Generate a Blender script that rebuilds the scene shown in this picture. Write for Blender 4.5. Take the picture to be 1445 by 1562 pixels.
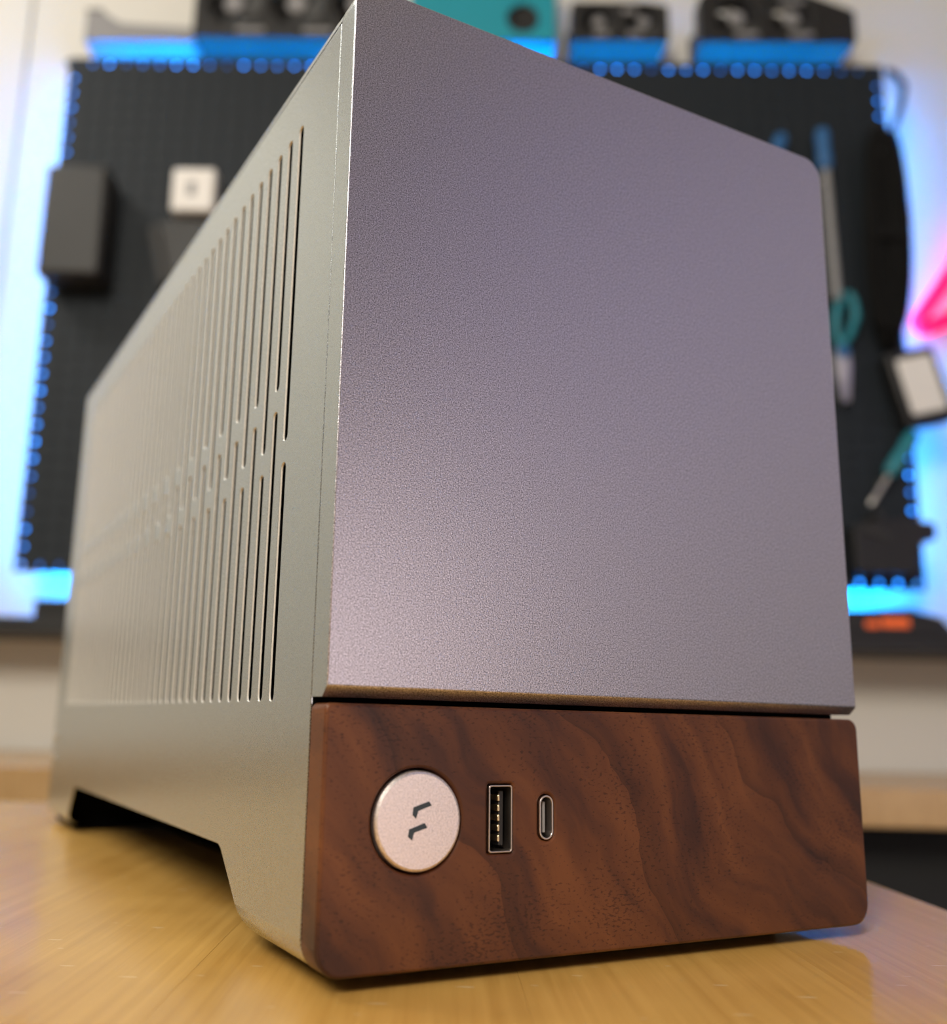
import bpy, bmesh, math, random
from mathutils import Vector, Matrix

for o in list(bpy.data.objects):
    bpy.data.objects.remove(o, do_unlink=True)
scene = bpy.context.scene
COL = scene.collection
PI = math.pi

# ---------------------------------------------------------------- camera
cam_data = bpy.data.cameras.new('camera')
cam = bpy.data.objects.new('camera', cam_data)
COL.objects.link(cam)
CAM = Vector((-.0774, -.1846, .0509))
cam.location = CAM
cam.rotation_euler = (1.7838, -.0237, -.4889)
cam_data.sensor_fit = 'HORIZONTAL'
cam_data.sensor_width = 36.0
cam_data.lens = 1517.0 / 1445.0 * 36.0
cam_data.shift_x = 83.2 / 1445.0
cam_data.shift_y = -8.1 / 1445.0
cam_data.clip_start = .01
cam_data.dof.use_dof = True
cam_data.dof.focus_distance = .222
cam_data.dof.aperture_fstop = 9.6
scene.camera = cam

# room frame: a runs along the back wall, p runs towards it, z is up (table top = 0)
HEAD = math.radians(29.0)
AX = Vector((math.cos(HEAD), -math.sin(HEAD), 0))
PX = Vector((math.sin(HEAD), math.cos(HEAD), 0))
RZ = -HEAD
def room(a, p, z):
    v = Vector((CAM.x, CAM.y, 0)) + AX * a + PX * p
    return Vector((v.x, v.y, z))

# ---------------------------------------------------------------- world and lights
world = bpy.data.worlds.new('world'); scene.world = world
world.use_nodes = True
world.node_tree.nodes['Background'].inputs[0].default_value = (.8, .85, 1, 1)
world.node_tree.nodes['Background'].inputs[1].default_value = .05

def area(name, loc, target, size, power, color, size_y=None):
    L = bpy.data.lights.new(name, 'AREA')
    L.energy = power; L.color = color; L.size = size
    if size_y:
        L.shape = 'RECTANGLE'; L.size_y = size_y
    o = bpy.data.objects.new(name, L); COL.objects.link(o)
    o.location = loc
    o.rotation_euler = (Vector(target) - Vector(loc)).to_track_quat('-Z', 'Y').to_euler()
    return o
area('standing_lamp', room(-.55, -1.35, 1.22), room(-.15, .75, -.05), .6, 43, (1, .92, .79), .7)
area('ceiling_lamp', room(-1.35, .65, 1.64), room(-1.25, .66, 0), .6, 15, (1, .96, .88), .6)
area('floor_lamp_light', room(1.35, -1.05, .12), room(.1, .25, .08), .5, 3.3, (1, .82, .78), .5)
area('purple_led_light', room(1.3, -.6, 1.3), room(2.1, -.5, .4), .3, 5.5, (.30, .29, 1), .6)

vs = scene.view_settings
vs.view_transform = 'Standard'
vs.look = 'None'
vs.exposure = 0.0
vs.gamma = 1.0
vs.use_curve_mapping = False

# ---------------------------------------------------------------- materials
def new_mat(name):
    m = bpy.data.materials.new(name); m.use_nodes = True
    return m, m.node_tree.nodes, m.node_tree.links, m.node_tree.nodes['Principled BSDF']

def plain(name, col, rough=.5, metal=0.0, noise=.0, nscale=40, bump=0.0, bscale=400, coat=0.0, spec=.5):
    m, N, L, B = new_mat(name)
    B.inputs['Roughness'].default_value = rough
    B.inputs['Metallic'].default_value = metal
    B.inputs['Coat Weight'].default_value = coat
    B.inputs['Specular IOR Level'].default_value = spec
    tc = N.new('ShaderNodeTexCoord')
    nz = N.new('ShaderNodeTexNoise'); nz.inputs['Scale'].default_value = nscale; nz.inputs['Detail'].default_value = 4
    L.new(tc.outputs['Object'], nz.inputs['Vector'])
    mx = N.new('ShaderNodeMix'); mx.data_type = 'RGBA'
    mx.inputs[6].default_value = tuple(c * (1 - noise) for c in col) + (1,)
    mx.inputs[7].default_value = tuple(min(1, c * (1 + noise)) for c in col) + (1,)
    L.new(nz.outputs['Fac'], mx.inputs[0]); L.new(mx.outputs[2], B.inputs['Base Color'])
    if bump:
        n2 = N.new('ShaderNodeTexNoise'); n2.inputs['Scale'].default_value = bscale; n2.inputs['Detail'].default_value = 3
        L.new(tc.outputs['Object'], n2.inputs['Vector'])
        bp = N.new('ShaderNodeBump'); bp.inputs['Strength'].default_value = bump; bp.inputs['Distance'].default_value = .0005
        L.new(n2.outputs['Fac'], bp.inputs['Height']); L.new(bp.outputs['Normal'], B.inputs['Normal'])
    return m

def emit(name, col, strength):
    m, N, L, B = new_mat(name)
    B.inputs['Base Color'].default_value = col + (1,)
    B.inputs['Emission Color'].default_value = col + (1,)
    B.inputs['Emission Strength'].default_value = strength
    return m

def aluminium(name, col, rough, grain, bump, tint):
    # bead-blasted, anodised metal: glitter of its fine grain painted into the base colour
    m, N, L, B = new_mat(name)
    B.inputs['Metallic'].default_value = 1.0
    tc = N.new('ShaderNodeTexCoord')
    n1 = N.new('ShaderNodeTexNoise'); n1.inputs['Scale'].default_value = grain; n1.inputs['Detail'].default_value = 2.0
    L.new(tc.outputs['Object'], n1.inputs['Vector'])
    r1 = N.new('ShaderNodeMapRange')
    r1.inputs[1].default_value = .25; r1.inputs[2].default_value = .75
    r1.inputs[3].default_value = 1 - tint; r1.inputs[4].default_value = 1 + tint
    L.new(n1.outputs['Fac'], r1.inputs[0])
    vm = N.new('ShaderNodeVectorMath'); vm.operation = 'SCALE'
    vm.inputs[0].default_value = col
    L.new(r1.outputs[0], vm.inputs['Scale']); L.new(vm.outputs[0], B.inputs['Base Color'])
    r2 = N.new('ShaderNodeMapRange'); r2.inputs[3].default_value = rough - .06; r2.inputs[4].default_value = rough + .06
    L.new(n1.outputs['Fac'], r2.inputs[0]); L.new(r2.outputs[0], B.inputs['Roughness'])
    n2 = N.new('ShaderNodeTexNoise'); n2.inputs['Scale'].default_value = grain * .8; n2.inputs['Detail'].default_value = 2
    L.new(tc.outputs['Object'], n2.inputs['Vector'])
    bp = N.new('ShaderNodeBump'); bp.inputs['Strength'].default_value = bump; bp.inputs['Distance'].default_value = .0002
    L.new(n2.outputs['Fac'], bp.inputs['Height']); L.new(bp.outputs['Normal'], B.inputs['Normal'])
    return m

def ramp(N, stops):
    r = N.new('ShaderNodeValToRGB')
    e = r.color_ramp.elements
    while len(e) < len(stops): e.new(.5)
    for i, (p, c) in enumerate(stops):
        e[i].position = p; e[i].color = tuple(c) + (1,)
    return r

def walnut():
    m, N, L, B = new_mat('walnut')
    tc = N.new('ShaderNodeTexCoord')
    # turn the grain so that the figure falls from upper left to lower right
    mp = N.new('ShaderNodeMapping'); mp.inputs['Rotation'].default_value = (0, math.radians(40), 0)
    L.new(tc.outputs['Object'], mp.inputs['Vector'])
    wz = N.new('ShaderNodeTexNoise'); wz.inputs['Scale'].default_value = 16; wz.inputs['Detail'].default_value = 4
    L.new(tc.outputs['Object'], wz.inputs['Vector'])
    sub = N.new('ShaderNodeVectorMath'); sub.operation = 'SUBTRACT'; sub.inputs[1].default_value = (.5, .5, .5)
    L.new(wz.outputs['Color'], sub.inputs[0])
    sc = N.new('ShaderNodeVectorMath'); sc.operation = 'SCALE'; sc.inputs['Scale'].default_value = .040
    L.new(sub.outputs[0], sc.inputs[0])
    ad = N.new('ShaderNodeVectorMath'); ad.operation = 'ADD'
    L.new(mp.outputs[0], ad.inputs[0]); L.new(sc.outputs[0], ad.inputs[1])
    st = N.new('ShaderNodeMapping'); st.inputs['Scale'].default_value = (95, 30, 16)
    L.new(ad.outputs[0], st.inputs['Vector'])
    fig = N.new('ShaderNodeTexNoise'); fig.inputs['Scale'].default_value = 1; fig.inputs['Detail'].default_value = 6; fig.inputs['Roughness'].default_value = .55
    L.new(st.outputs[0], fig.inputs['Vector'])
    cr = ramp(N, [(.28, (.021, .007, .005)), (.40, (.052, .016, .008)), (.52, (.090, .028, .0095)), (.72, (.140, .046, .0140))])
    L.new(fig.outputs['Fac'], cr.inputs['Fac'])
    # dark growth lines
    wv = N.new('ShaderNodeTexWave'); wv.wave_type = 'BANDS'; wv.bands_direction = 'X'; wv.wave_profile = 'SAW'
    wv.inputs['Scale'].default_value = 8; wv.inputs['Distortion'].default_value = 2.6; wv.inputs['Detail'].default_value = 3; wv.inputs['Detail Scale'].default_value = 1.4
    L.new(ad.outputs[0], wv.inputs['Vector'])
    lr = ramp(N, [(0.0, (.36, .33, .36)), (.05, (.62, .58, .60)), (.22, (1, 1, 1)), (1, (1, 1, 1))])
    L.new(wv.outputs['Fac'], lr.inputs['Fac'])
    m1 = N.new('ShaderNodeMix'); m1.data_type = 'RGBA'; m1.blend_type = 'MULTIPLY'; m1.inputs[0].default_value = .65
    L.new(cr.outputs[0], m1.inputs[6]); L.new(lr.outputs[0], m1.inputs[7])
    # pores: tiny short flecks
    pm = N.new('ShaderNodeMapping'); pm.inputs['Scale'].default_value = (900, 900, 1900)
    L.new(tc.outputs['Object'], pm.inputs['Vector'])
    po = N.new('ShaderNodeTexNoise'); po.inputs['Scale'].default_value = 1; po.inputs['Detail'].default_value = 2
    L.new(pm.outputs[0], po.inputs['Vector'])
    big = N.new('ShaderNodeTexNoise'); big.inputs['Scale'].default_value = 45; big.inputs['Detail'].default_value = 2
    L.new(tc.outputs['Object'], big.inputs['Vector'])
    mm = N.new('ShaderNodeMath'); mm.operation = 'MULTIPLY_ADD'; mm.inputs[1].default_value = .35; 
    L.new(big.outputs['Fac'], mm.inputs[0]); L.new(po.outputs['Fac'], mm.inputs[2])
    pr = ramp(N, [(0, (1, 1, 1)), (.76, (1, 1, 1)), (.84, (.50, .45, .45)), (1, (.35, .3, .3))])
    L.new(mm.outputs[0], pr.inputs['Fac'])
    m2 = N.new('ShaderNodeMix'); m2.data_type = 'RGBA'; m2.blend_type = 'MULTIPLY'; m2.inputs[0].default_value = .9
    L.new(m1.outputs[2], m2.inputs[6]); L.new(pr.outputs[0], m2.inputs[7])
    L.new(m2.outputs[2], B.inputs['Base Color'])
    B.inputs['Roughness'].default_value = .42
    B.inputs['Specular IOR Level'].default_value = .35
    bp = N.new('ShaderNodeBump'); bp.inputs['Strength'].default_value = .12; bp.inputs['Distance'].default_value = .0002
    L.new(pr.outputs[0], bp.inputs['Height']); L.new(bp.outputs['Normal'], B.inputs['Normal'])
    return m

def maple(name, dark=(.50, .26, .055), light=(.80, .49, .14), rough=.32):
    m, N, L, B = new_mat(name)
    tc = N.new('ShaderNodeTexCoord'); oi = N.new('ShaderNodeObjectInfo')
    off = N.new('ShaderNodeVectorMath'); off.operation = 'SCALE'; off.inputs[0].default_value = (3.1, 7.7, 1.3)
    L.new(oi.outputs['Random'], off.inputs['Scale'])
    ad = N.new('ShaderNodeVectorMath'); ad.operation = 'ADD'
    L.new(tc.outputs['Object'], ad.inputs[0]); L.new(off.outputs[0], ad.inputs[1])
    mp = N.new('ShaderNodeMapping'); mp.inputs['Scale'].default_value = (420, 9, 60)
    L.new(ad.outputs[0], mp.inputs['Vector'])
    g = N.new('ShaderNodeTexNoise'); g.inputs['Scale'].default_value = 1; g.inputs['Detail'].default_value = 6; g.inputs['Roughness'].default_value = .6
    L.new(mp.outputs[0], g.inputs['Vector'])
    cl = N.new('ShaderNodeTexNoise'); cl.inputs['Scale'].default_value = 22; cl.inputs['Detail'].default_value = 3
    L.new(ad.outputs[0], cl.inputs['Vector'])
    s1 = N.new('ShaderNodeMath'); s1.operation = 'MULTIPLY_ADD'; s1.inputs[1].default_value = .7
    L.new(cl.outputs['Fac'], s1.inputs[0]); L.new(g.outputs['Fac'], s1.inputs[2])
    s2 = N.new('ShaderNodeMath'); s2.operation = 'MULTIPLY_ADD'; s2.inputs[1].default_value = .22
    L.new(oi.outputs['Random'], s2.inputs[0]); L.new(s1.outputs[0], s2.inputs[2])
    cr = ramp(N, [(.0, dark), (1, light)])
    mr = N.new('ShaderNodeMapRange'); mr.inputs[1].default_value = .55; mr.inputs[2].default_value = 1.40
    L.new(s2.outputs[0], mr.inputs[0]); L.new(mr.outputs[0], cr.inputs['Fac'])
    # small pale nicks in the varnish
    nm = N.new('ShaderNodeMapping'); nm.inputs['Scale'].default_value = (120, 420, 100); nm.inputs['Rotation'].default_value = (0, 0, .5)
    L.new(tc.outputs['Object'], nm.inputs['Vector'])
    nk = N.new('ShaderNodeTexNoise'); nk.inputs['Scale'].default_value = 1; nk.inputs['Detail'].default_value = 1
    L.new(nm.outputs[0], nk.inputs['Vector'])
    nr = ramp(N, [(0, (0, 0, 0)), (.735, (0, 0, 0)), (.76, (1, 1, 1))])
    L.new(nk.outputs['Fac'], nr.inputs['Fac'])
    mx = N.new('ShaderNodeMix'); mx.data_type = 'RGBA'
    mx.inputs[7].default_value = (.86, .70, .44, 1)
    sm = N.new('ShaderNodeMath'); sm.operation = 'MULTIPLY'; sm.inputs[1].default_value = .6
    L.new(nr.outputs[0], sm.inputs[0])
    L.new(sm.outputs[0], mx.inputs[0]); L.new(cr.outputs[0], mx.inputs[6])
    L.new(mx.outputs[2], B.inputs['Base Color'])
    rr = N.new('ShaderNodeMapRange'); rr.inputs[3].default_value = rough - .06; rr.inputs[4].default_value = rough + .10
    L.new(cl.outputs['Fac'], rr.inputs[0]); L.new(rr.outputs[0], B.inputs['Roughness'])
    B.inputs['Coat Weight'].default_value = .5; B.inputs['Coat Roughness'].default_value = .18
    bp = N.new('ShaderNodeBump'); bp.inputs['Strength'].default_value = .18; bp.inputs['Distance'].default_value = .0003
    L.new(g.outputs['Fac'], bp.inputs['Height']); L.new(bp.outputs['Normal'], B.inputs['Normal'])
    return m

M = {}
M['alu_front'] = aluminium('silver_front', (.485, .468, .515), .37, 3300, .24, .75)  # sparkle and a touch of the purple light are put into this colour
M['alu_side'] = aluminium('silver_side', (.455, .490, .495), .27, 2600, .08, .07)  # same metal with hardly any painted sparkle, as the side is lit
M['alu_button'] = aluminium('silver_button', (.80, .74, .73), .42, 2600, .15, .25)
M['alu_cut'] = plain('cut_metal', (.92, .88, .82), .6, .25, noise=.05, nscale=900)
M['walnut'] = walnut()
M['maple'] = maple('maple_planks')
M['desk_wood'] = maple('desk_wood', (.42, .24, .09), (.60, .38, .17), .45)
M['wall'] = plain('cream_wall_paint', (.69, .675, .625), .6, noise=.02, nscale=6)
M['ceiling'] = plain('ceiling_paint', (.80, .79, .76), .8, noise=.02)
M['floor'] = plain('dark_carpet', (.03, .03, .035), .9, noise=.2, nscale=80)
M['board'] = plain('black_hardboard', (.009, .014, .020), .6, noise=.12, nscale=60, bump=.1, spec=.3)
M['black'] = plain('black_plastic', (.007, .007, .008), .45, noise=.1)
M['black_matte'] = plain('matte_black', (.010, .010, .010), .7, noise=.1)
M['dark_grey'] = plain('dark_grey_plastic', (.022, .022, .022), .5, noise=.1)
M['grey'] = plain('grey_plastic', (.26, .26, .27), .4, noise=.06)
M['white'] = plain('white_plastic', (.80, .78, .75), .45, noise=.03)
M['rubber'] = plain('black_rubber', (.006, .006, .006), .8, noise=.1, spec=.15)
M['void'] = plain('void_black', (.004, .004, .004), .9, noise=.1, spec=0)  # lightless black: shade inside and under the case put into the colour
M['logo'] = plain('dark_blue_print', (.020, .034, .046), .45, noise=.05)
M['port_steel'] = plain('port_steel', (.62, .56, .52), .28, 1.0, noise=.05, nscale=900)
M['gold'] = plain('gold_contact', (.95, .78, .50), .25, 1.0, noise=.05)
M['steel'] = plain('tool_steel', (.60, .58, .55), .35, 1.0, noise=.08)
M['blue'] = plain('blue_grip', (.02, .12, .32), .45, noise=.1)
M['teal_grip'] = plain('teal_grip', (.01, .20, .26), .45, noise=.1)
M['teal'] = plain('teal_card', (.00, .28, .37), .55, noise=.04)
M['led'] = emit('blue_led', (.0, .29, 1.0), 190)
M['neon'] = emit('pink_neon', (1.0, .0, .05), 1.9)
M['orange'] = emit('orange_glow', (1.0, .16, .03), .12)

# ---------------------------------------------------------------- mesh helpers
def tag(o, label=None, cat=None, group=None, kind=None):
    if label: o['label'] = label
    if cat: o['category'] = cat
    if group: o['group'] = group
    if kind: o['kind'] = kind
    return o

def empty(name, loc=(0, 0, 0), rz=0.0, parent=None):
    o = bpy.data.objects.new(name, None); COL.objects.link(o)
    o.empty_display_size = .02
    o.location = loc; o.rotation_euler = (0, 0, rz)
    if parent: o.parent = parent
    return o

def link(name, me, mat, parent=None, loc=(0, 0, 0), rot=(0, 0, 0), smooth=None):
    o = bpy.data.objects.new(name, me); COL.objects.link(o)
    if mat is not None and len(me.materials) == 0: me.materials.append(mat)
    o.location = loc; o.rotation_euler = rot
    if parent: o.parent = parent
    return o

def shade(me, ang=35):
    bm = bmesh.new(); bm.from_mesh(me)
    shade_bm(bm, ang); bm.to_mesh(me); bm.free()

def shade_bm(bm, ang=35):
    for f in bm.faces: f.smooth = True
    a = math.radians(ang)
    for e in bm.edges:
        if len(e.link_faces) == 2: e.smooth = e.calc_face_angle(0) < a
        else: e.smooth = False

def mesh_of(bm, name, ang=35):
    bmesh.ops.recalc_face_normals(bm, faces=bm.faces)
    shade_bm(bm, ang)
    for f in bm.faces:
        if max(abs(c) for c in f.normal) > .99995: f.smooth = False
    me = bpy.data.meshes.new(name); bm.to_mesh(me); bm.free()
    return me

def box_bm(x0, x1, y0, y1, z0, z1, bev=0.0, seg=2, bm=None):
    own = bm is None
    t = bmesh.new()
    bmesh.ops.create_cube(t, size=1)
    for v in t.verts:
        v.co = Vector((x0 + (v.co.x + .5) * (x1 - x0), y0 + (v.co.y + .5) * (y1 - y0), z0 + (v.co.z + .5) * (z1 - z0)))
    if bev > 0:
        bmesh.ops.bevel(t, geom=list(t.edges), offset=bev, segments=seg, affect='EDGES', profile=.5)
    if own: return t
    me = bpy.data.meshes.new('tmp'); t.to_mesh(me); t.free()
    bm.from_mesh(me); bpy.data.meshes.remove(me)
    return bm

def box(name, mat, parent, x0, x1, y0, y1, z0, z1, bev=0.0, seg=2, loc=(0, 0, 0), rot=(0, 0, 0)):
    return link(name, mesh_of(box_bm(x0, x1, y0, y1, z0, z1, bev, seg), name), mat, parent, loc, rot)

def rrect(x0, x1, y0, y1, radii, n=8):
    # radii: bottom-left, bottom-right, top-right, top-left; counter-clockwise
    pts = []
    cs = [(x0, y0, 1, 1, PI), (x1, y0, -1, 1, 1.5 * PI), (x1, y1, -1, -1, 0), (x0, y1, 1, -1, .5 * PI)]
    for (cx, cy, sx, sy, a0), r in zip(cs, radii):
        if r <= 0: pts.append((cx, cy)); continue
        for i in range(n + 1):
            a = a0 + .5 * PI * i / n
            pts.append((cx + sx * r + r * math.cos(a), cy + sy * r + r * math.sin(a)))
    return pts

def circle(cx, cy, r, n=48):
    return [(cx + r * math.cos(2 * PI * i / n), cy + r * math.sin(2 * PI * i / n)) for i in range(n)]

def plate_mesh(name, outer, holes, thick, bev=0.0):
    # flat plate with holes, in the local xy plane, z from -thick/2 to thick/2
    cu = bpy.data.curves.new(name, 'CURVE'); cu.dimensions = '2D'; cu.fill_mode = 'BOTH'
    for loop in [outer] + list(holes):
        sp = cu.splines.new('POLY'); sp.points.add(len(loop) - 1); sp.use_cyclic_u = True
        for q, (x, y) in zip(sp.points, loop): q.co = (x, y, 0, 1)
    cu.extrude = thick / 2 - bev
    if bev:
        cu.bevel_depth = bev; cu.bevel_resolution = 2; cu.offset = -bev
    ob = bpy.data.objects.new(name, cu); COL.objects.link(ob)
    dg = bpy.context.evaluated_depsgraph_get()
    me = bpy.data.meshes.new_from_object(ob.evaluated_get(dg))
    bpy.data.objects.remove(ob, do_unlink=True); bpy.data.curves.remove(cu)
    bm = bmesh.new(); bm.from_mesh(me)
    bmesh.ops.remove_doubles(bm, verts=bm.verts, dist=1e-6)
    bpy.data.meshes.remove(me)
    return bm

def front_plate(name, mat, parent, outer, holes, y0, y1, bev=0.0, ang=35):
    # outline in (x, z), thickness along y
    bm = plate_mesh(name, outer, holes, y1 - y0, bev)
    for v in bm.verts: v.co = Vector((v.co.x, (y0 + y1) / 2 + v.co.z, v.co.y))
    return link(name, mesh_of(bm, name, ang), mat, parent)

def tube_bm(pts, r, seg=8, closed=False, bm=None):
    bm = bm or bmesh.new()
    pts = [Vector(p) for p in pts]; n = len(pts); rings = []
    rs = r if isinstance(r, (list, tuple)) else [r] * n
    up = None
    for i, p in enumerate(pts):
        if closed: d = pts[(i + 1) % n] - pts[i - 1]
        else: d = pts[min(i + 1, n - 1)] - pts[max(i - 1, 0)]
        d.normalize()
        if up is None: up = d.orthogonal().normalized()
        up = (up - d * up.dot(d)).normalized(); sd = d.cross(up)
        rings.append([bm.verts.new(p + (up * math.cos(2 * PI * k / seg) + sd * math.sin(2 * PI * k / seg)) * rs[i]) for k in range(seg)])
    for i in range(n if closed else n - 1):
        A, Bq = rings[i], rings[(i + 1) % n]
        for k in range(seg): bm.faces.new((A[k], A[(k + 1) % seg], Bq[(k + 1) % seg], Bq[k]))
    if not closed:
        bm.faces.new(rings[0][::-1]); bm.faces.new(rings[-1])
    return bm

def tube(name, mat, parent, pts, r, seg=8, closed=False, loc=(0, 0, 0), rot=(0, 0, 0)):
    return link(name, mesh_of(tube_bm(pts, r, seg, closed), name, 60), mat, parent, loc, rot)

def lathe(name, mat, parent, prof, origin, axis='z', seg=24, loc=(0, 0, 0), rot=(0, 0, 0), ang=40):
    # prof: (radius, height) along the axis
    bm = bmesh.new(); rings = []
    for r, hgt in prof:
        ring = []
        for k in range(seg):
            c, s = r * math.cos(2 * PI * k / seg), r * math.sin(2 * PI * k / seg)
            v = {'z': (c, s, hgt), 'y': (c, hgt, s), 'x': (hgt, c, s)}[axis]
            ring.append(bm.verts.new(Vector(origin) + Vector(v)))
        rings.append(ring)
    for A, Bq in zip(rings, rings[1:]):
        for k in range(seg): bm.faces.new((A[k], A[(k + 1) % seg], Bq[(k + 1) % seg], Bq[k]))
    bm.faces.new(rings[0]); bm.faces.new(rings[-1])
    return link(name, mesh_of(bm, name, ang), mat, parent, loc, rot)

ROOMROT = (0, 0, RZ)
def wthing(name, a, p, z, label, cat, group=None):
    # an Empty standing in the room, its x along the wall and its y towards the wall
    return tag(empty(name, room(a, p, z), RZ), label, cat, group)

# ---------------------------------------------------------------- the room
WALLP = 1.40
FZ = -.74; CZ = 1.70
def struct(name, mat, x0, x1, y0, y1, z0, z1):
    return tag(box(name, mat, None, x0, x1, y0, y1, z0, z1, loc=room(0, 0, 0), rot=ROOMROT), kind='structure')
struct('floor', M['floor'], -2.5, 2.1, -2.6, 1.6, FZ - .05, FZ)
struct('ceiling', M['ceiling'], -2.5, 2.1, -2.6, 1.6, CZ, CZ + .05)
struct('wall_left', M['wall'], -2.55, -2.5, -2.6, 1.6, FZ, CZ)
struct('wall_right', M['wall'], 2.1, 2.15, -2.6, 1.6, FZ, CZ)
struct('wall_front', M['wall'], -2.5, 2.1, -2.65, -2.6, FZ, CZ)
wb = struct('wall_back', M['wall'], -2.5, 2.1, WALLP + .012, WALLP + .06, FZ, CZ)
# tall boards of the wall panelling with open grooves
edges = [-2.5, -2.10, -1.70, -1.30, -.905, -.68, -.28, .12, .52, .92, 1.32, 1.72, 2.1]
for e0, e1 in zip(edges, edges[1:]):
    box('plank', M['wall'], wb, e0 + .002, e1 - .002, WALLP, WALLP + .0125, FZ, CZ, .0015, 1)

# ---------------------------------------------------------------- near table
tb = wthing('wooden_table', 0, 0, 0, 'honey coloured plank table under the silver computer case', 'table')
x1 = .152; PW = .067
for i in range(18):
    xa, xb = x1 - PW * (i + 1), x1 - PW * i
    bm = box_bm(-(PW / 2), PW / 2, -.50, .60, -.034, 0, .00006, 1)
    if i == 0: plank_me = mesh_of(bm, 'plank')
    else: bm.free()
    link('plank', plank_me, M['maple'], tb, ((xa + xb) / 2, 0, 0))
tl = x1 - PW * 18
box('apron', M['maple'], tb, tl + .05, x1 - .05, -.45, .55, -.10, -.0335, .002)
for (lx, ly) in ((tl + .06, -.44), (x1 - .06, -.44), (tl + .06, .54), (x1 - .06, .54)):
    box('leg', M['maple'], tb, lx - .03, lx + .03, ly - .03, ly + .03, FZ, -.09, .003)

# ---------------------------------------------------------------- far desk along the wall
dk = wthing('wall_desk', 0, 0, 0, 'long tan wooden desk standing along the back wall', 'desk')
box('desk_top', M['desk_wood'], dk, -1.6, 1.6, .98, 1.395, -.036, 0, .002)
box('desk_shade_sheet', M['black_matte'], dk, -1.55, 1.55, 1.05, 1.065, FZ + .02, -.035, .001)  # added black sheet standing in for the shade under the desk
for lx in (-1.5, 1.5):
    box('leg', M['black_matte'], dk, lx - .03, lx + .03, 1.02, 1.08, FZ, -.035, .002)
    box('leg', M['black_matte'], dk, lx - .03, lx + .03, 1.31, 1.37, FZ, -.035, .002)

# ---------------------------------------------------------------- computer case
W, H, D = .153, .2185, .343
ZB = .0575      # bottom of the metal front
ZW = .0542      # top of the wooden front
ZF = .003       # bottom of the case
TF = .0079      # thickness of the front layer
R = .006
case = tag(empty('computer_case'), 'small silver computer case with a walnut strip across its front', 'computer case')
ZC = .0554      # lowest rim of the metal front, below its chamfer
bm = plate_mesh('front_panel', rrect(0, W, ZC, H, (0, 0, R, R)), [], TF, .0003)
for v in bm.verts: v.co = Vector((v.co.x, TF / 2 + v.co.z, v.co.y))
bmesh.ops.bisect_plane(bm, geom=bm.verts[:] + bm.edges[:] + bm.faces[:], plane_co=(0, .0022, 0), plane_no=(0, 1, 0), dist=1e-7)
for v in bm.verts:
    if v.co.z < ZC + .001 and v.co.y < .0021: v.co.z += (.0022 - v.co.y) / .0022 * (ZB - ZC)
fp = link('front_panel', mesh_of(bm, 'front_panel', 30), M['alu_front'], case)
fp.data.materials.append(M['alu_side'])
for f in fp.data.polygons:                             # flanks use the side copy of the metal, toned for the light there
    if abs(f.normal.x) > .8: f.material_index = 1
tag(fp, 'sparkling bead-blasted silver front panel')
BX, BZ = .0209, .0314
UX, UZ = .0407, .0314
CX, CZ_ = .0524, .0314
holes = [circle(BX, BZ, .0103), rrect(UX - .00310, UX + .00310, UZ - .0070, UZ + .0070, (.0005,) * 4, 3),
         rrect(CX - .0020, CX + .0020, CZ_ - .0048, CZ_ + .0048, (.00199,) * 4, 8)]
wf = front_plate('wood_front', M['walnut'], case, rrect(0, W, ZF, ZW, (.0055, .0055, .0028, .0014)), holes, 0, TF, .0007)
tag(wf, 'dark walnut lower front strip')
# power button
pb = lathe('power_button', M['alu_button'], case, [(.0098, .006), (.0098, -.0003), (.0096, -.0006), (.0092, -.0008), (.004, -.0008)], (BX, 0, BZ), 'y', 64, ang=12)
tag(pb, 'round silver power button')
for pl in ([(23.1, 35.2), (23.7, 34.4), (20.7, 33.4), (20.2, 31.9), (19.4, 32.6), (19.6, 34.1)],
           [(22.2, 31.0), (22.8, 30.1), (19.8, 29.2), (19.4, 27.7), (18.5, 28.5), (18.75, 29.9)]):
    q = [(x / 1000, z / 1000) for x, z in pl][::-1]
    front_plate('logo_mark', M['logo'], pb, q, [], -.00092, -.0007)
# usb-a port
ua = front_plate('usb_port', M['port_steel'], case, rrect(UX - .0029, UX + .0029, UZ - .0068, UZ + .0068, (.0006,) * 4, 4),
                 [rrect(UX - .0026, UX + .0026, UZ - .0065, UZ + .0065, (.0004,) * 4, 4)], -.0002, .0075, .0001)
tag(ua, 'steel rimmed rectangular socket')
box('socket_back', M['black_matte'], ua, UX - .0027, UX + .0027, .0068, .0074, UZ - .0066, UZ + .0066)
box('tongue', M['black'], ua, UX + .0006, UX + .0018, .0016, .007, UZ - .0056, UZ + .0056, .0002, 1)
for i in range(5):
    zc = UZ + (i - 2) * .00205
    box('contact', M['gold'], ua, UX + .0002, UX + .0007, .0013, .006, zc - .00066, zc + .00066, .0001, 1)
for zc in (UZ - .0042, UZ - .0015, UZ + .0013, UZ + .0042):
    box('spring', M['port_steel'], ua, UX - .0027, UX - .0022, .002, .005, zc - .0005, zc + .0005, .0001, 1)
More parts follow.
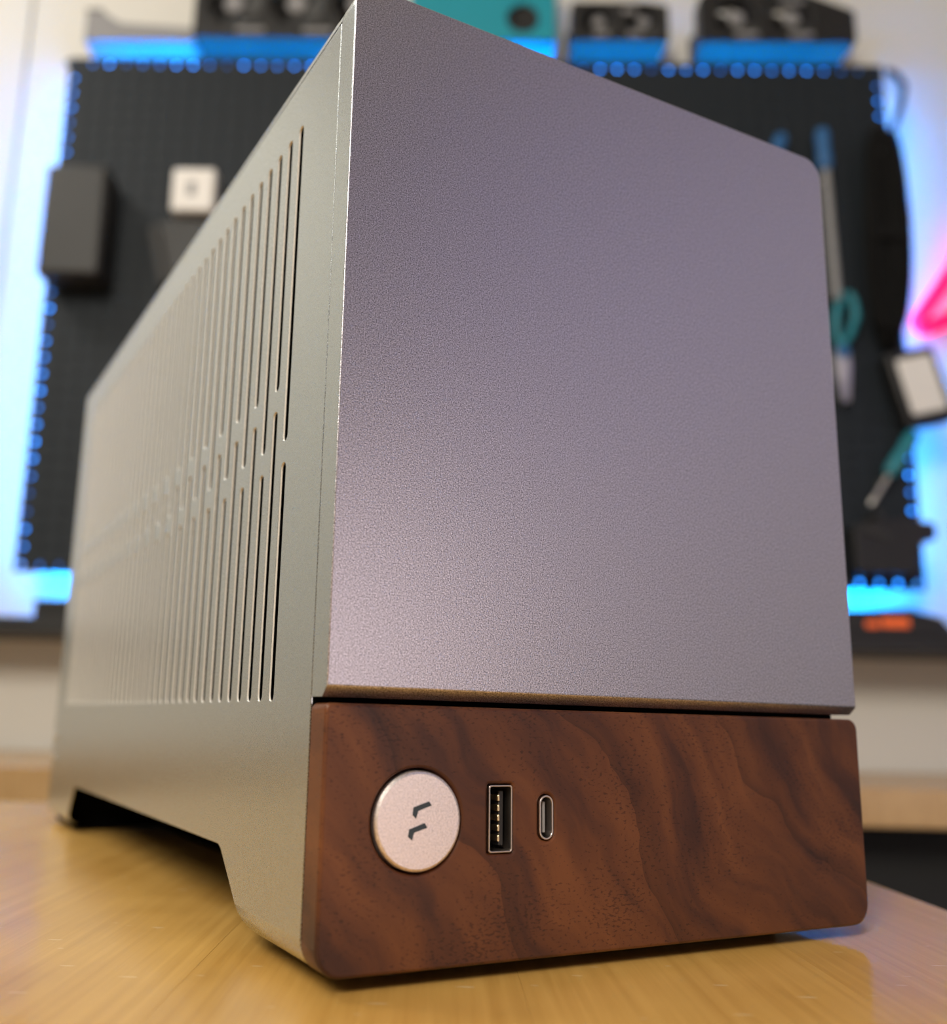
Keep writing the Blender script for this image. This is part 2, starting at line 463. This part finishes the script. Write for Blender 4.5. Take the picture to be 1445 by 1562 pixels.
# usb-c port
uc = front_plate('usb_port', M['port_steel'], case, rrect(CX - .0018, CX + .0018, CZ_ - .0046, CZ_ + .0046, (.00179,) * 4, 8),
                 [rrect(CX - .0014, CX + .0014, CZ_ - .0042, CZ_ + .0042, (.00139,) * 4, 8)], -.0002, .0075, .0001)
tag(uc, 'small oval steel socket')
box('socket_back', M['black_matte'], uc, CX - .0014, CX + .0014, .0068, .0074, CZ_ - .0041, CZ_ + .0041)
box('tongue', M['grey'], uc, CX - .0004, CX + .0003, .0008, .007, CZ_ - .0032, CZ_ + .0032, .0001, 1)

# slotted side panel: flat outline in (y, s), then the lower rim is bent under
SY0, SY1 = TF + .0002, D - .0006
ZBEND = ZF + R                     # height where the bend starts
SB = ZBEND - R * PI / 2            # flat length of the bend
def s_of(z):                       # flat coordinate of a height on the outer face
    if z >= ZBEND: return z
    return ZBEND - R * math.asin(min(1, (ZBEND - z) / R))
ARCH = .0205
def fillet(pts, n=6):
    out = []
    m = len(pts)
    for i, (x, y, r) in enumerate(pts):
        P = Vector((x, y)); A = Vector(pts[i - 1][:2]) - P; Bq = Vector(pts[(i + 1) % m][:2]) - P
        if r <= 0: out.append((x, y)); continue
        A.normalize(); Bq.normalize()
        ang = A.angle(Bq); d = r / math.tan(ang / 2)
        c = P + (A + Bq).normalized() * (r / math.sin(ang / 2))
        p0, p1 = P + A * d, P + Bq * d
        a0 = math.atan2(p0.y - c.y, p0.x - c.x); a1 = math.atan2(p1.y - c.y, p1.x - c.x)
        da = (a1 - a0 + PI) % (2 * PI) - PI
        for k in range(n + 1):
            a = a0 + da * k / n; out.append((c.x + r * math.cos(a), c.y + r * math.sin(a)))
    return out
outline = fillet([(SY0, SB, .0), (.0375, SB, .006), (.0635, ARCH, .006), (.2735, ARCH, .003), (.290, SB, .004), (SY1, SB, .004), (SY1, .2125, 0), (SY0, .2125, 0)])
slots = []
SW = .0016
for i in range(37):
    y = .0321 + i * .00778
    lo, hi = (.1101, .1154) if i % 2 == 0 else (.1246, .1299)
    slots.append(rrect(y - SW, y + SW, .0546, lo, (SW * .999,) * 4, 4))
    slots.append(rrect(y - SW, y + SW, hi, .1987, (SW * .999,) * 4, 4))
TS = .0006      # sheet thickness
def side_mesh(mirror):
    bm = plate_mesh('side', outline, slots, TS, .00018)
    for k in range(1, 7):
        s = ZBEND - R * (PI / 2) * (k - 1) / 6
        bmesh.ops.bisect_plane(bm, geom=bm.verts[:] + bm.edges[:] + bm.faces[:], plane_co=(0, s, 0), plane_no=(0, 1, 0), dist=1e-7)
    for v in bm.verts:
        y, s, x = v.co.x, v.co.y, TS / 2 - v.co.z      # x = 0 is the outer face
        if s < ZBEND:
            th = (ZBEND - s) / R; rho = R - x
            xx, zz = R - rho * math.cos(th), ZBEND - rho * math.sin(th)
        else: xx, zz = x, s
        v.co = Vector((W - xx if mirror else xx, y, zz))
    me = mesh_of(bm, 'side_panel', 25)
    me.materials.append(M['alu_side']); me.materials.append(M['alu_cut'])
    for f in me.polygons:                              # cut faces inside the slots are rougher
        if abs(f.normal.x) < .3 and .05 < f.center.z < .205 and .028 < f.center.y < .32: f.material_index = 1
    return me
sp = link('side_panel', side_mesh(False), M['alu_side'], case)
tag(sp, 'silver side panel with two staggered rows of tall vent slots')
link('side_panel', side_mesh(True), M['alu_side'], case)
# top cover with rounded shoulders
bm = bmesh.new()
prof = []
n = 8
for k in range(n + 1):
    a = PI - .5 * PI * k / n
    prof.append((R + R * math.cos(a), H - R + R * math.sin(a)))
for k in range(n + 1):
    a = .5 * PI - .5 * PI * k / n
    prof.append((W - R + R * math.cos(a), H - R + R * math.sin(a)))
prof[0] = (0, .2128); prof[-1] = (W, .2128)
inn = [(min(max(x, .002), W - .002) if z < H - .003 else min(max(x, .0035), W - .0035), min(z, H - .002)) for x, z in prof]
for (pa, pb_, ia, ib) in zip(prof, prof[1:], inn, inn[1:]):
    vs_ = [bm.verts.new((q[0], yy, q[1])) for yy in (SY0, SY1) for q in (pa, pb_, ib, ia)]
    for f in ((0, 1, 2, 3), (7, 6, 5, 4), (0, 4, 5, 1), (3, 2, 6, 7)): bm.faces.new([vs_[i] for i in f])
bmesh.ops.remove_doubles(bm, verts=bm.verts, dist=1e-6)
link('top_cover', mesh_of(bm, 'top_cover', 40), M['alu_side'], case)
# inner body
box('inner_chassis', M['void'], case, .010, W - .010, TF - .0002, D - .003, .021, H - .0025, .0005)
box('front_frame', M['void'], case, .0004, W - .0004, TF - .0001, TF + .0030, .010, H - .003, .0003)
box('bottom_bar', M['void'], case, .004, W - .004, TF, .036, .0045, .022, .001)
box('bottom_bar', M['void'], case, .004, W - .004, .294, .338, .0010, .022, .001)  # set low to keep light from showing under the case
box('dark_filler_block', M['void'], case, .042, W - .012, .035, .295, .0010, .022, .001)  # added black block that darkens the space under the case
front_plate('back_panel', M['alu_side'], case, rrect(.0002, W - .0002, ARCH, H - .0002, (.001, .001, R, R)), [], D - .0022, D, .0003)
for fx in (.022, W - .022):
    for fy in (.022, .318):
        lathe('rubber_foot', M['rubber'], case, [(.0075, 0), (.0085, .0012), (.0085, .0048)], (fx, fy, 0), 'z', 24)
for zz in (.030, .0405):
    lathe('screw', M['steel'], case, [(.0018, .0004), (.0018, -.0006), (.0012, -.001)], (0, .334, zz), 'x', 16)

# ---------------------------------------------------------------- pegboard
A0, A1, B0, B1 = -.575, .644, .236, 1.022
BP = 1.320
peg = wthing('pegboard', 0, 0, 0, 'large black pegboard mounted on the back wall with blue light behind', 'pegboard')
def pegboard_mesh():
    nx, nz, mg, rr, th = 48, 32, .0095, .0038, .003
    px, pz = (A1 - A0 - 2 * mg) / (nx - 1), (B1 - B0 - 2 * mg) / (nz - 1)
    xs = [A0] + [A0 + mg + px * (i + .5) for i in range(nx - 1)] + [A1]
    zs = [B0] + [B0 + mg + pz * (j + .5) for j in range(nz - 1)] + [B1]
    verts, faces = [], []
    def ring(x0, x1, z0, z1, cx, cz, y):
        b = len(verts)
        sq = [(x1, cz), (x1, z1), (cx, z1), (x0, z1), (x0, cz), (x0, z0), (cx, z0), (x1, z0)]
        for q in sq: verts.append((q[0], y, q[1]))
        for k in range(8):
            verts.append((cx + rr * math.cos(k * PI / 4), y, cz + rr * math.sin(k * PI / 4)))
        return b
    for i in range(nx):
        for j in range(nz):
            cx, cz = A0 + mg + px * i, B0 + mg + pz * j
            f = ring(xs[i], xs[i + 1], zs[j], zs[j + 1], cx, cz, BP)
            g = ring(xs[i], xs[i + 1], zs[j], zs[j + 1], cx, cz, BP + th)
            for k in range(8):
                k2 = (k + 1) % 8
                faces.append((f + k, f + 8 + k, f + 8 + k2, f + k2))
                faces.append((g + k2, g + 8 + k2, g + 8 + k, g + k))
                faces.append((f + 8 + k, g + 8 + k, g + 8 + k2, f + 8 + k2))
    b = len(verts)
    for y in (BP, BP + th):
        for x, z in ((A0, B0), (A1, B0), (A1, B1), (A0, B1)): verts.append((x, y, z))
    for k in range(4):
        k2 = (k + 1) % 4
        faces.append((b + k, b + k2, b + 4 + k2, b + 4 + k))
    me = bpy.data.meshes.new('board'); me.from_pydata(verts, [], faces); me.update()
    return me
link('perforated_board', pegboard_mesh(), M['board'], peg)
box('light_block_board', M['board'], peg, A0 + .019, A1 - .019, BP + .0035, BP + .019, B0 + .019, B1 - .019)  # added unseen sheet, keeps blue light out of the inner holes
for xx in (A0 + .06, 0.03, A1 - .06):
    box('spacer', M['black_matte'], peg, xx - .015, xx + .015, BP + .0045, WALLP, B0 + .05, B1 - .05)
def hole_glow():  # added glow for the outer holes; noise makes some dots brighter
    m, N, L, B = new_mat('hole_glow_blue')
    tc = N.new('ShaderNodeTexCoord'); nz = N.new('ShaderNodeTexNoise'); nz.inputs['Scale'].default_value = 34; nz.inputs['Detail'].default_value = 1
    L.new(tc.outputs['Object'], nz.inputs['Vector'])
    mr = N.new('ShaderNodeMapRange'); mr.inputs[1].default_value = .36; mr.inputs[2].default_value = .66; mr.inputs[3].default_value = .4; mr.inputs[4].default_value = 7
    L.new(nz.outputs['Fac'], mr.inputs[0]); L.new(mr.outputs[0], B.inputs['Emission Strength'])
    B.inputs['Base Color'].default_value = (.1, .3, .8, 1); B.inputs['Emission Color'].default_value = (.02, .26, 1, 1)
    return m
M['hole_glow'] = hole_glow()
# light strips round the back of the board, plus added glow behind the outer holes
EDGE = [(A0 + .0005, A0 + .009, B0 + .012, B1 - .010), (A1 - .009, A1 - .0005, B0 + .012, B1 - .010), (A0 + .010, A1 - .010, B1 - .008, B1 - .0005), (A0 + .010, A1 - .010, B0 + .005, B0 + .015)]
for ed, (x0, x1_, z0, z1) in zip(EDGE, ((A0 + .020, A0 + .028, B0 + .03, B1 - .03), (A1 - .028, A1 - .020, B0 + .03, B1 - .03),
                          (A0 + .03, A1 - .03, B1 - .026, B1 - .018), (A0 + .03, A1 - .03, B0 + .018, B0 + .026))):
    t = box('light_strip', M['white'], peg, x0, x1_, BP + .0185, BP + .0205, z0, z1)
    tag(t, 'glowing blue light strip')
    box('diffuser', M['led'], t, x0 + .001, x1_ - .001, BP + .0203, BP + .0235, z0, z1, .0008, 1)
    box('hole_glow_strip', M['hole_glow'], t, ed[0], ed[1], BP + .008, BP + .010, ed[2], ed[3])

# ---------------------------------------------------------------- ledge and what stands on it
LZ = 1.050
lg = wthing('narrow_ledge', 0, 0, 0, 'narrow dark ledge on the wall above the pegboard', 'shelf')
box('shelf_board', M['black_matte'], lg, -.60, .66, 1.362, WALLP + .001, LZ - .006, LZ, .001)
for xx in (-.5, .05, .56):
    box('bracket', M['black_matte'], lg, xx - .008, xx + .008, 1.385, WALLP + .001, LZ - .03, LZ - .005, .001)

def fan(parent, cx, cz, r, y, blades=9):
    bm = bmesh.new()
    tube_bm([(cx + r * math.cos(2 * PI * k / 28), y, cz + r * math.sin(2 * PI * k / 28)) for k in range(28)], .0022, 6, True, bm)
    f = link('fan', mesh_of(bm, 'fan', 60), M['dark_grey'], parent)
    lathe('hub', M['grey'], f, [(r * .36, .004), (r * .36, -.001), (r * .30, -.003), (.001, -.003)], (cx, y, cz), 'y', 20)
    bm = bmesh.new()
    for b in range(blades):
        a = 2 * PI * b / blades
        pts = []
        for (rad, da, dy) in ((.33, -.20, .003), (.95, -.05, .005), (.95, .48, -.001), (.33, .28, -.001)):
            pts.append((cx + r * rad * math.cos(a + da), y + dy, cz + r * rad * math.sin(a + da)))
        v = [bm.verts.new(q) for q in pts] + [bm.verts.new((q[0], q[1] + .0012, q[2])) for q in pts]
        for fc in ((0, 1, 2, 3), (7, 6, 5, 4), (0, 4, 5, 1), (1, 5, 6, 2), (2, 6, 7, 3), (3, 7, 4, 0)): bm.faces.new([v[i] for i in fc])
    link('blades', mesh_of(bm, 'blades'), M['black'], f)

def graphics_card(a0, a1, h, chamfer, fans, label, front=1.306):
    t = wthing('graphics_card', (a0 + a1) / 2, 0, LZ, label, 'graphics card', 'black graphics cards above the pegboard')
    w = (a1 - a0) / 2
    c0, c1 = chamfer
    out = fillet([(-w, 0, .004), (w, 0, .004), (w, h - c1[1], .006), (w - c1[0], h, .008), (-w + c0[0], h, .008), (-w, h - c0[1], .006)])
    hl = [circle(fx, fz, r + .001, 28) for fx, fz, r in fans]
    front_plate('shroud', M['black'], t, out, hl, front, front + .030, .001)
    box('heatsink', M['dark_grey'], t, -w + .004, w - .004, front + .014, front + .062, .0012, h - max(c0[1], c1[1]) - .004, .0005)
    box('backplate', M['black'], t, -w, w, front + .0615, front + .066, 0, h - max(c0[1], c1[1]), .001)
    for fx, fz, r in fans: fan(t, fx, fz, r, front + .004)
    # grey strips that paint highlights onto the dark shroud
    for (x0, x1_, z0, z1) in ((-w * .55, -w * .25, .008, .016), (w * .15, w * .45, .008, .016), (w * .05, w * .35, h - .02, h - .012)):
        box('highlight_strip', M['grey'], t, x0, x1_, front - .0012, front + .002, z0, z1, .0008, 1)
    return t
graphics_card(-.388, -.098, .118, ((.02, .03), (.02, .02)), [(-.085, .060, .042), (.010, .060, .042), (.10, .060, .036)], 'large black graphics card beside the teal box, above the left of the pegboard')
graphics_card(.182, .327, .066, ((.004, .0), (.03, .006)), [(.035, .034, .026), (-.032, .034, .026)], 'smallest black graphics card, between the teal box and another card')
graphics_card(.373, .604, .084, ((.01, .01), (.07, .03)), [(-.060, .042, .034), (.022, .042, .034)], 'black graphics card with sloped end, at the ledge end above the cable bundle')

t = wthing('teal_box', .05, 0, LZ - .012 + .012, 'teal cardboard box with a round black opening on the ledge', 'box')
bm = plate_mesh('carton', rrect(-.11, .108, -.001, .15, (.001,) * 4, 2), [circle(.059, .037, .0245, 32)], .062, .0008)
for v in bm.verts: v.co = Vector((v.co.x, 1.337 + v.co.z, v.co.y))
link('carton', mesh_of(bm, 'carton'), M['teal'], t)
lathe('round_opening', M['black_matte'], t, [(.0245, 1.330), (.0245, 1.309), (.021, 1.307), (.012, 1.313), (.001, 1.313)], (.059, 0, .037), 'y', 32)
t = wthing('grey_tray', -.472, 0, LZ, 'low grey plastic tray at the pegboard\'s top corner', 'tray')
bm = plate_mesh('tray', [(-.083, 0), (.083, 0), (.083, .022), (-.03, .030), (-.060, .050), (-.083, .050)], [], .06, .001)
for v in bm.verts: v.co = Vector((v.co.x, 1.345 + v.co.z, v.co.y))
link('tray_body', mesh_of(bm, 'tray'), M['grey'], t)
box('rim', M['dark_grey'], t, -.0845, -.058, 1.314, 1.376, .0495, .053, .001)

# ---------------------------------------------------------------- things hung on the board
t = wthing('power_brick', -.521, BP, .640, 'large black power brick hanging at the pegboard edge beside the white box', 'power brick')
box('body', M['dark_grey'], t, -.044, .044, -.062, -.004, 0, .168, .008, 4)
box('mounting_plate', M['black'], t, -.036, .036, -.005, .0, .012, .156, .001)
box('seam', M['black_matte'], t, -.0445, .0445, -.034, -.032, .010, .158, .0003, 1)
t = wthing('white_box', -.364, BP, .755, 'small square white plastic box hanging on the black pegboard', 'box')
box('body', M['white'], t, -.031, .031, -.030, -.002, 0, .068, .005, 3)
box('panel', M['grey'], t, -.008, .004, -.0308, -.029, .024, .046, .0006, 1)
box('hook', M['steel'], t, -.004, .004, -.004, .003, .05, .062, .0005, 1)
t = wthing('tool_pouch', -.372, BP, .640, 'dark tapered pouch hanging below the small white box', 'pouch')
bm = plate_mesh('pouch', fillet([(-.030, 0, .006), (.045, 0, .006), (.055, .098, .004), (-.018, .102, .004), (-.052, .088, .006)]), [], .030, .003)
for v in bm.verts: v.co = Vector((v.co.x, -.017 + v.co.z, v.co.y))
link('body', mesh_of(bm, 'pouch'), M['black'], t)
tube('strap', M['dark_grey'], t, [(-.040, -.034, .088), (-.028, -.035, .045), (-.018, -.034, .006)], .005, 8)

def screwdriver(a, p, z, tilt, grip, length, shaft, label, rs=.0035, rg=.011, mat='steel', group=None):
    t = wthing('screwdriver', a, p, z, label, 'screwdriver', group)
    t.rotation_euler = (0, tilt, RZ)
    lathe('handle', grip, t, [(.003, .0), (rg * .8, -.002), (rg, -.010), (rg * .88, -.030), (rg, -.050), (rg * .95, -length + .006), (rg * .6, -length)], (0, 0, 0), 'z', 16)
    lathe('shaft', M[mat], t, [(rs, -length + .002), (rs, -length - shaft + .012), (rs * 1.2, -length - shaft + .006), (rs * .5, -length - shaft)], (0, 0, 0), 'z', 12)
    box('hook', M['steel'], t, -.002, .002, -.002, BP - p + .002, -length - .010, -length - .004, .0005, 1)
    return t
screwdriver(.540, 1.300, .902, -.02, M['blue'], .066, .20, 'long tool with blue grip and pale shaft, hanging above the pliers', .0062, .0105, 'grey')
screwdriver(.483, 1.300, .892, .35, M['blue'], .066, .09, 'tilted screwdriver with blue grip beside the long pale-shafted tool', .003, .010)
screwdriver(.637, 1.300, .448, .58, M['teal_grip'], .072, .05, 'tilted teal handled screwdriver below the black box with the white face', .003, .0100)
# pliers, jaws down
t = wthing('pliers', .547, 1.302, .560, 'teal handled pliers with pale jaws pointing down', 'pliers')
for s in (-1, 1):
    tube('handle', M['teal_grip'], t, [(s * -.003, 0, .004), (s * .010 + .004, 0, .028), (s * .014 + .010, 0, .055), (s * .009 + .012, 0, .078), (s * .004 + .012, 0, .090)], [.005, .0055, .006, .006, .0045], 10)
    bm = plate_mesh('jaw', [(0, .012), (s * .010, .004), (s * .010, -.024), (s * .005, -.070), (s * .0006, -.072), (s * .0006, -.01)][::s], [], .010, .0008)
    for v in bm.verts: v.co = Vector((v.co.x, v.co.z, v.co.y))
    link('jaw', mesh_of(bm, 'jaw'), M['steel'], t)
lathe('pivot', M['blue'], t, [(.009, .006), (.009, -.007), (.006, -.009)], (0, 0, 0), 'y', 20)
box('hook', M['steel'], t, -.002, .002, -.002, BP - 1.302 + .002, .004, .008, .0005, 1)

# black box with white face, tilted
t = wthing('black_box', .645, BP, .510, 'tilted black box with a white face on the pegboard\'s edge under the pink neon', 'box')
t.rotation_euler = (0, math.radians(-13), RZ)
box('body', M['black'], t, -.034, .034, -.032, -.001, -.054, .054, .005, 3)
box('face', M['white'], t, -.0235, .0245, -.0335, -.030, -.038, .042, .004, 2)
box('hook', M['steel'], t, -.02, -.012, -.004, .003, .03, .045, .0005, 1)

# bundle of black cable hanging over the right edge
t = wthing('cable_bundle', .620, 1.300, .735, 'bundle of looped black cables hanging over the pegboard edge beside the neon', 'cables')
random.seed(4)
for k in range(13):
    w = (.019, .005, .014, .009)[k % 4] + .001 * (k % 3); hh = .150 + .006 * (k % 4); ox = (k - 6) * .0016; oy = -.006 + .005 * (k % 4)
    pts = []
    for i in range(36):
        a = 2 * PI * i / 36
        pts.append((ox + w * math.cos(a) * (1 + .12 * math.sin(a * 2 + k)) + .006 * math.sin(a), oy + .003 * math.sin(3 * a + k), hh * math.sin(a) - .008 * math.cos(2 * a)))
    tube('cable_loop', M['rubber'], t, pts, .0050, 8, True)
tube('cable_tail', M['rubber'], t, [(.002, 0, .12), (.016, 0, .155), (.030, .004, .185), (.045, .012, .22), (.060, .03, .26), (.066, .06, .30), (.067, .09, .33)], .0045, 8)
box('tie', M['rubber'], t, -.026, .028, -.016, .018, -.012, .008, .004, 2)
box('hook', M['black_matte'], t, -.003, .003, -.01, .022, .125, .131, .001, 1)

# dark device near the lower right corner
t = wthing('black_device', .588, BP, .252, 'black plastic device with a round knob at the pegboard\'s lower corner', 'device')
bm = plate_mesh('device', fillet([(-.050, 0, .006), (.028, 0, .006), (.034, .040, .006), (.056, .046, .004), (.056, .068, .006), (-.010, .072, .006), (-.050, .064, .006)]), [], .040, .002)
for v in bm.verts: v.co = Vector((v.co.x, -.021 + v.co.z, v.co.y))
link('body', mesh_of(bm, 'device'), M['black'], t)
bm = box_bm(-.019, .019, -.002, .002, -.005, .005, .001, 1)
link('plate', mesh_of(bm, 'plate'), M['dark_grey'], t, (-.022, -.042, .053), (0, .35, 0))
lathe('knob', M['dark_grey'], t, [(.007, -.005), (.007, -.030), (.005, -.034)], (-.014, 0, .079), 'y', 20)
box('stem', M['black'], t, -.018, -.010, -.022, -.004, .066, .080, .001, 1)

# ---------------------------------------------------------------- lower shelf
t = wthing('wall_shelf', 0, 0, .150, 'long dark shelf on the wall just below the pegboard', 'shelf')
box('shelf_board', M['black'], t, -.95, .95, 1.275, WALLP + .001, 0, .022, .002)
for xx in (-.7, 0, .78):
    box('bracket', M['black_matte'], t, xx - .01, xx + .01, 1.36, WALLP + .001, -.05, .001, .002)
t = wthing('flat_case', -.42, 0, .172, 'low black case lying on the dark shelf below the pegboard', 'case')
box('body', M['black_matte'], t, -.11, .09, 1.29, 1.385, 0, .018, .003)
box('lid', M['black'], t, -.11, .09, 1.289, 1.386, .0175, .024, .002)
t = wthing('glowing_device', .565, 0, .172, 'rounded black device with an orange glow on the dark shelf', 'device')
bm = plate_mesh('body', fillet([(-.14, 0, .002), (.105, 0, .002), (.085, .026, .010), (.045, .036, .010), (-.14, .030, .006)]), [], .080, .003)
for v in bm.verts: v.co = Vector((v.co.x, 1.335 + v.co.z, v.co.y))
link('body', mesh_of(bm, 'body'), M['black'], t)
box('indicator', M['orange'], t, .006, .042, 1.2935, 1.297, .012, .024, .001, 1)
box('indicator', M['orange'], t, -.014, .003, 1.2935, 1.297, .011, .020, .001, 1)

# ---------------------------------------------------------------- pink neon on the wall
t = wthing('neon_sign', 0, 0, 0, 'pink neon tube sign glowing on the wall beside the pegboard', 'neon sign')
ctrl = fillet([(.672, .614, .010), (.80, .672, .02), (.885, .630, .012), (.862, .742, .03), (.790, .830, .02), (.755, .730, .03)], 8)
tube('neon_tube', M['neon'], t, [(x, 1.372, z) for x, z in ctrl], .0115, 10, True)
for (x, z) in ((.735, .645), (.835, .655), (.80, .80)):
    box('mount', M['white'], t, x - .004, x + .004, 1.372, WALLP + .001, z - .004, z + .004, .0005, 1)
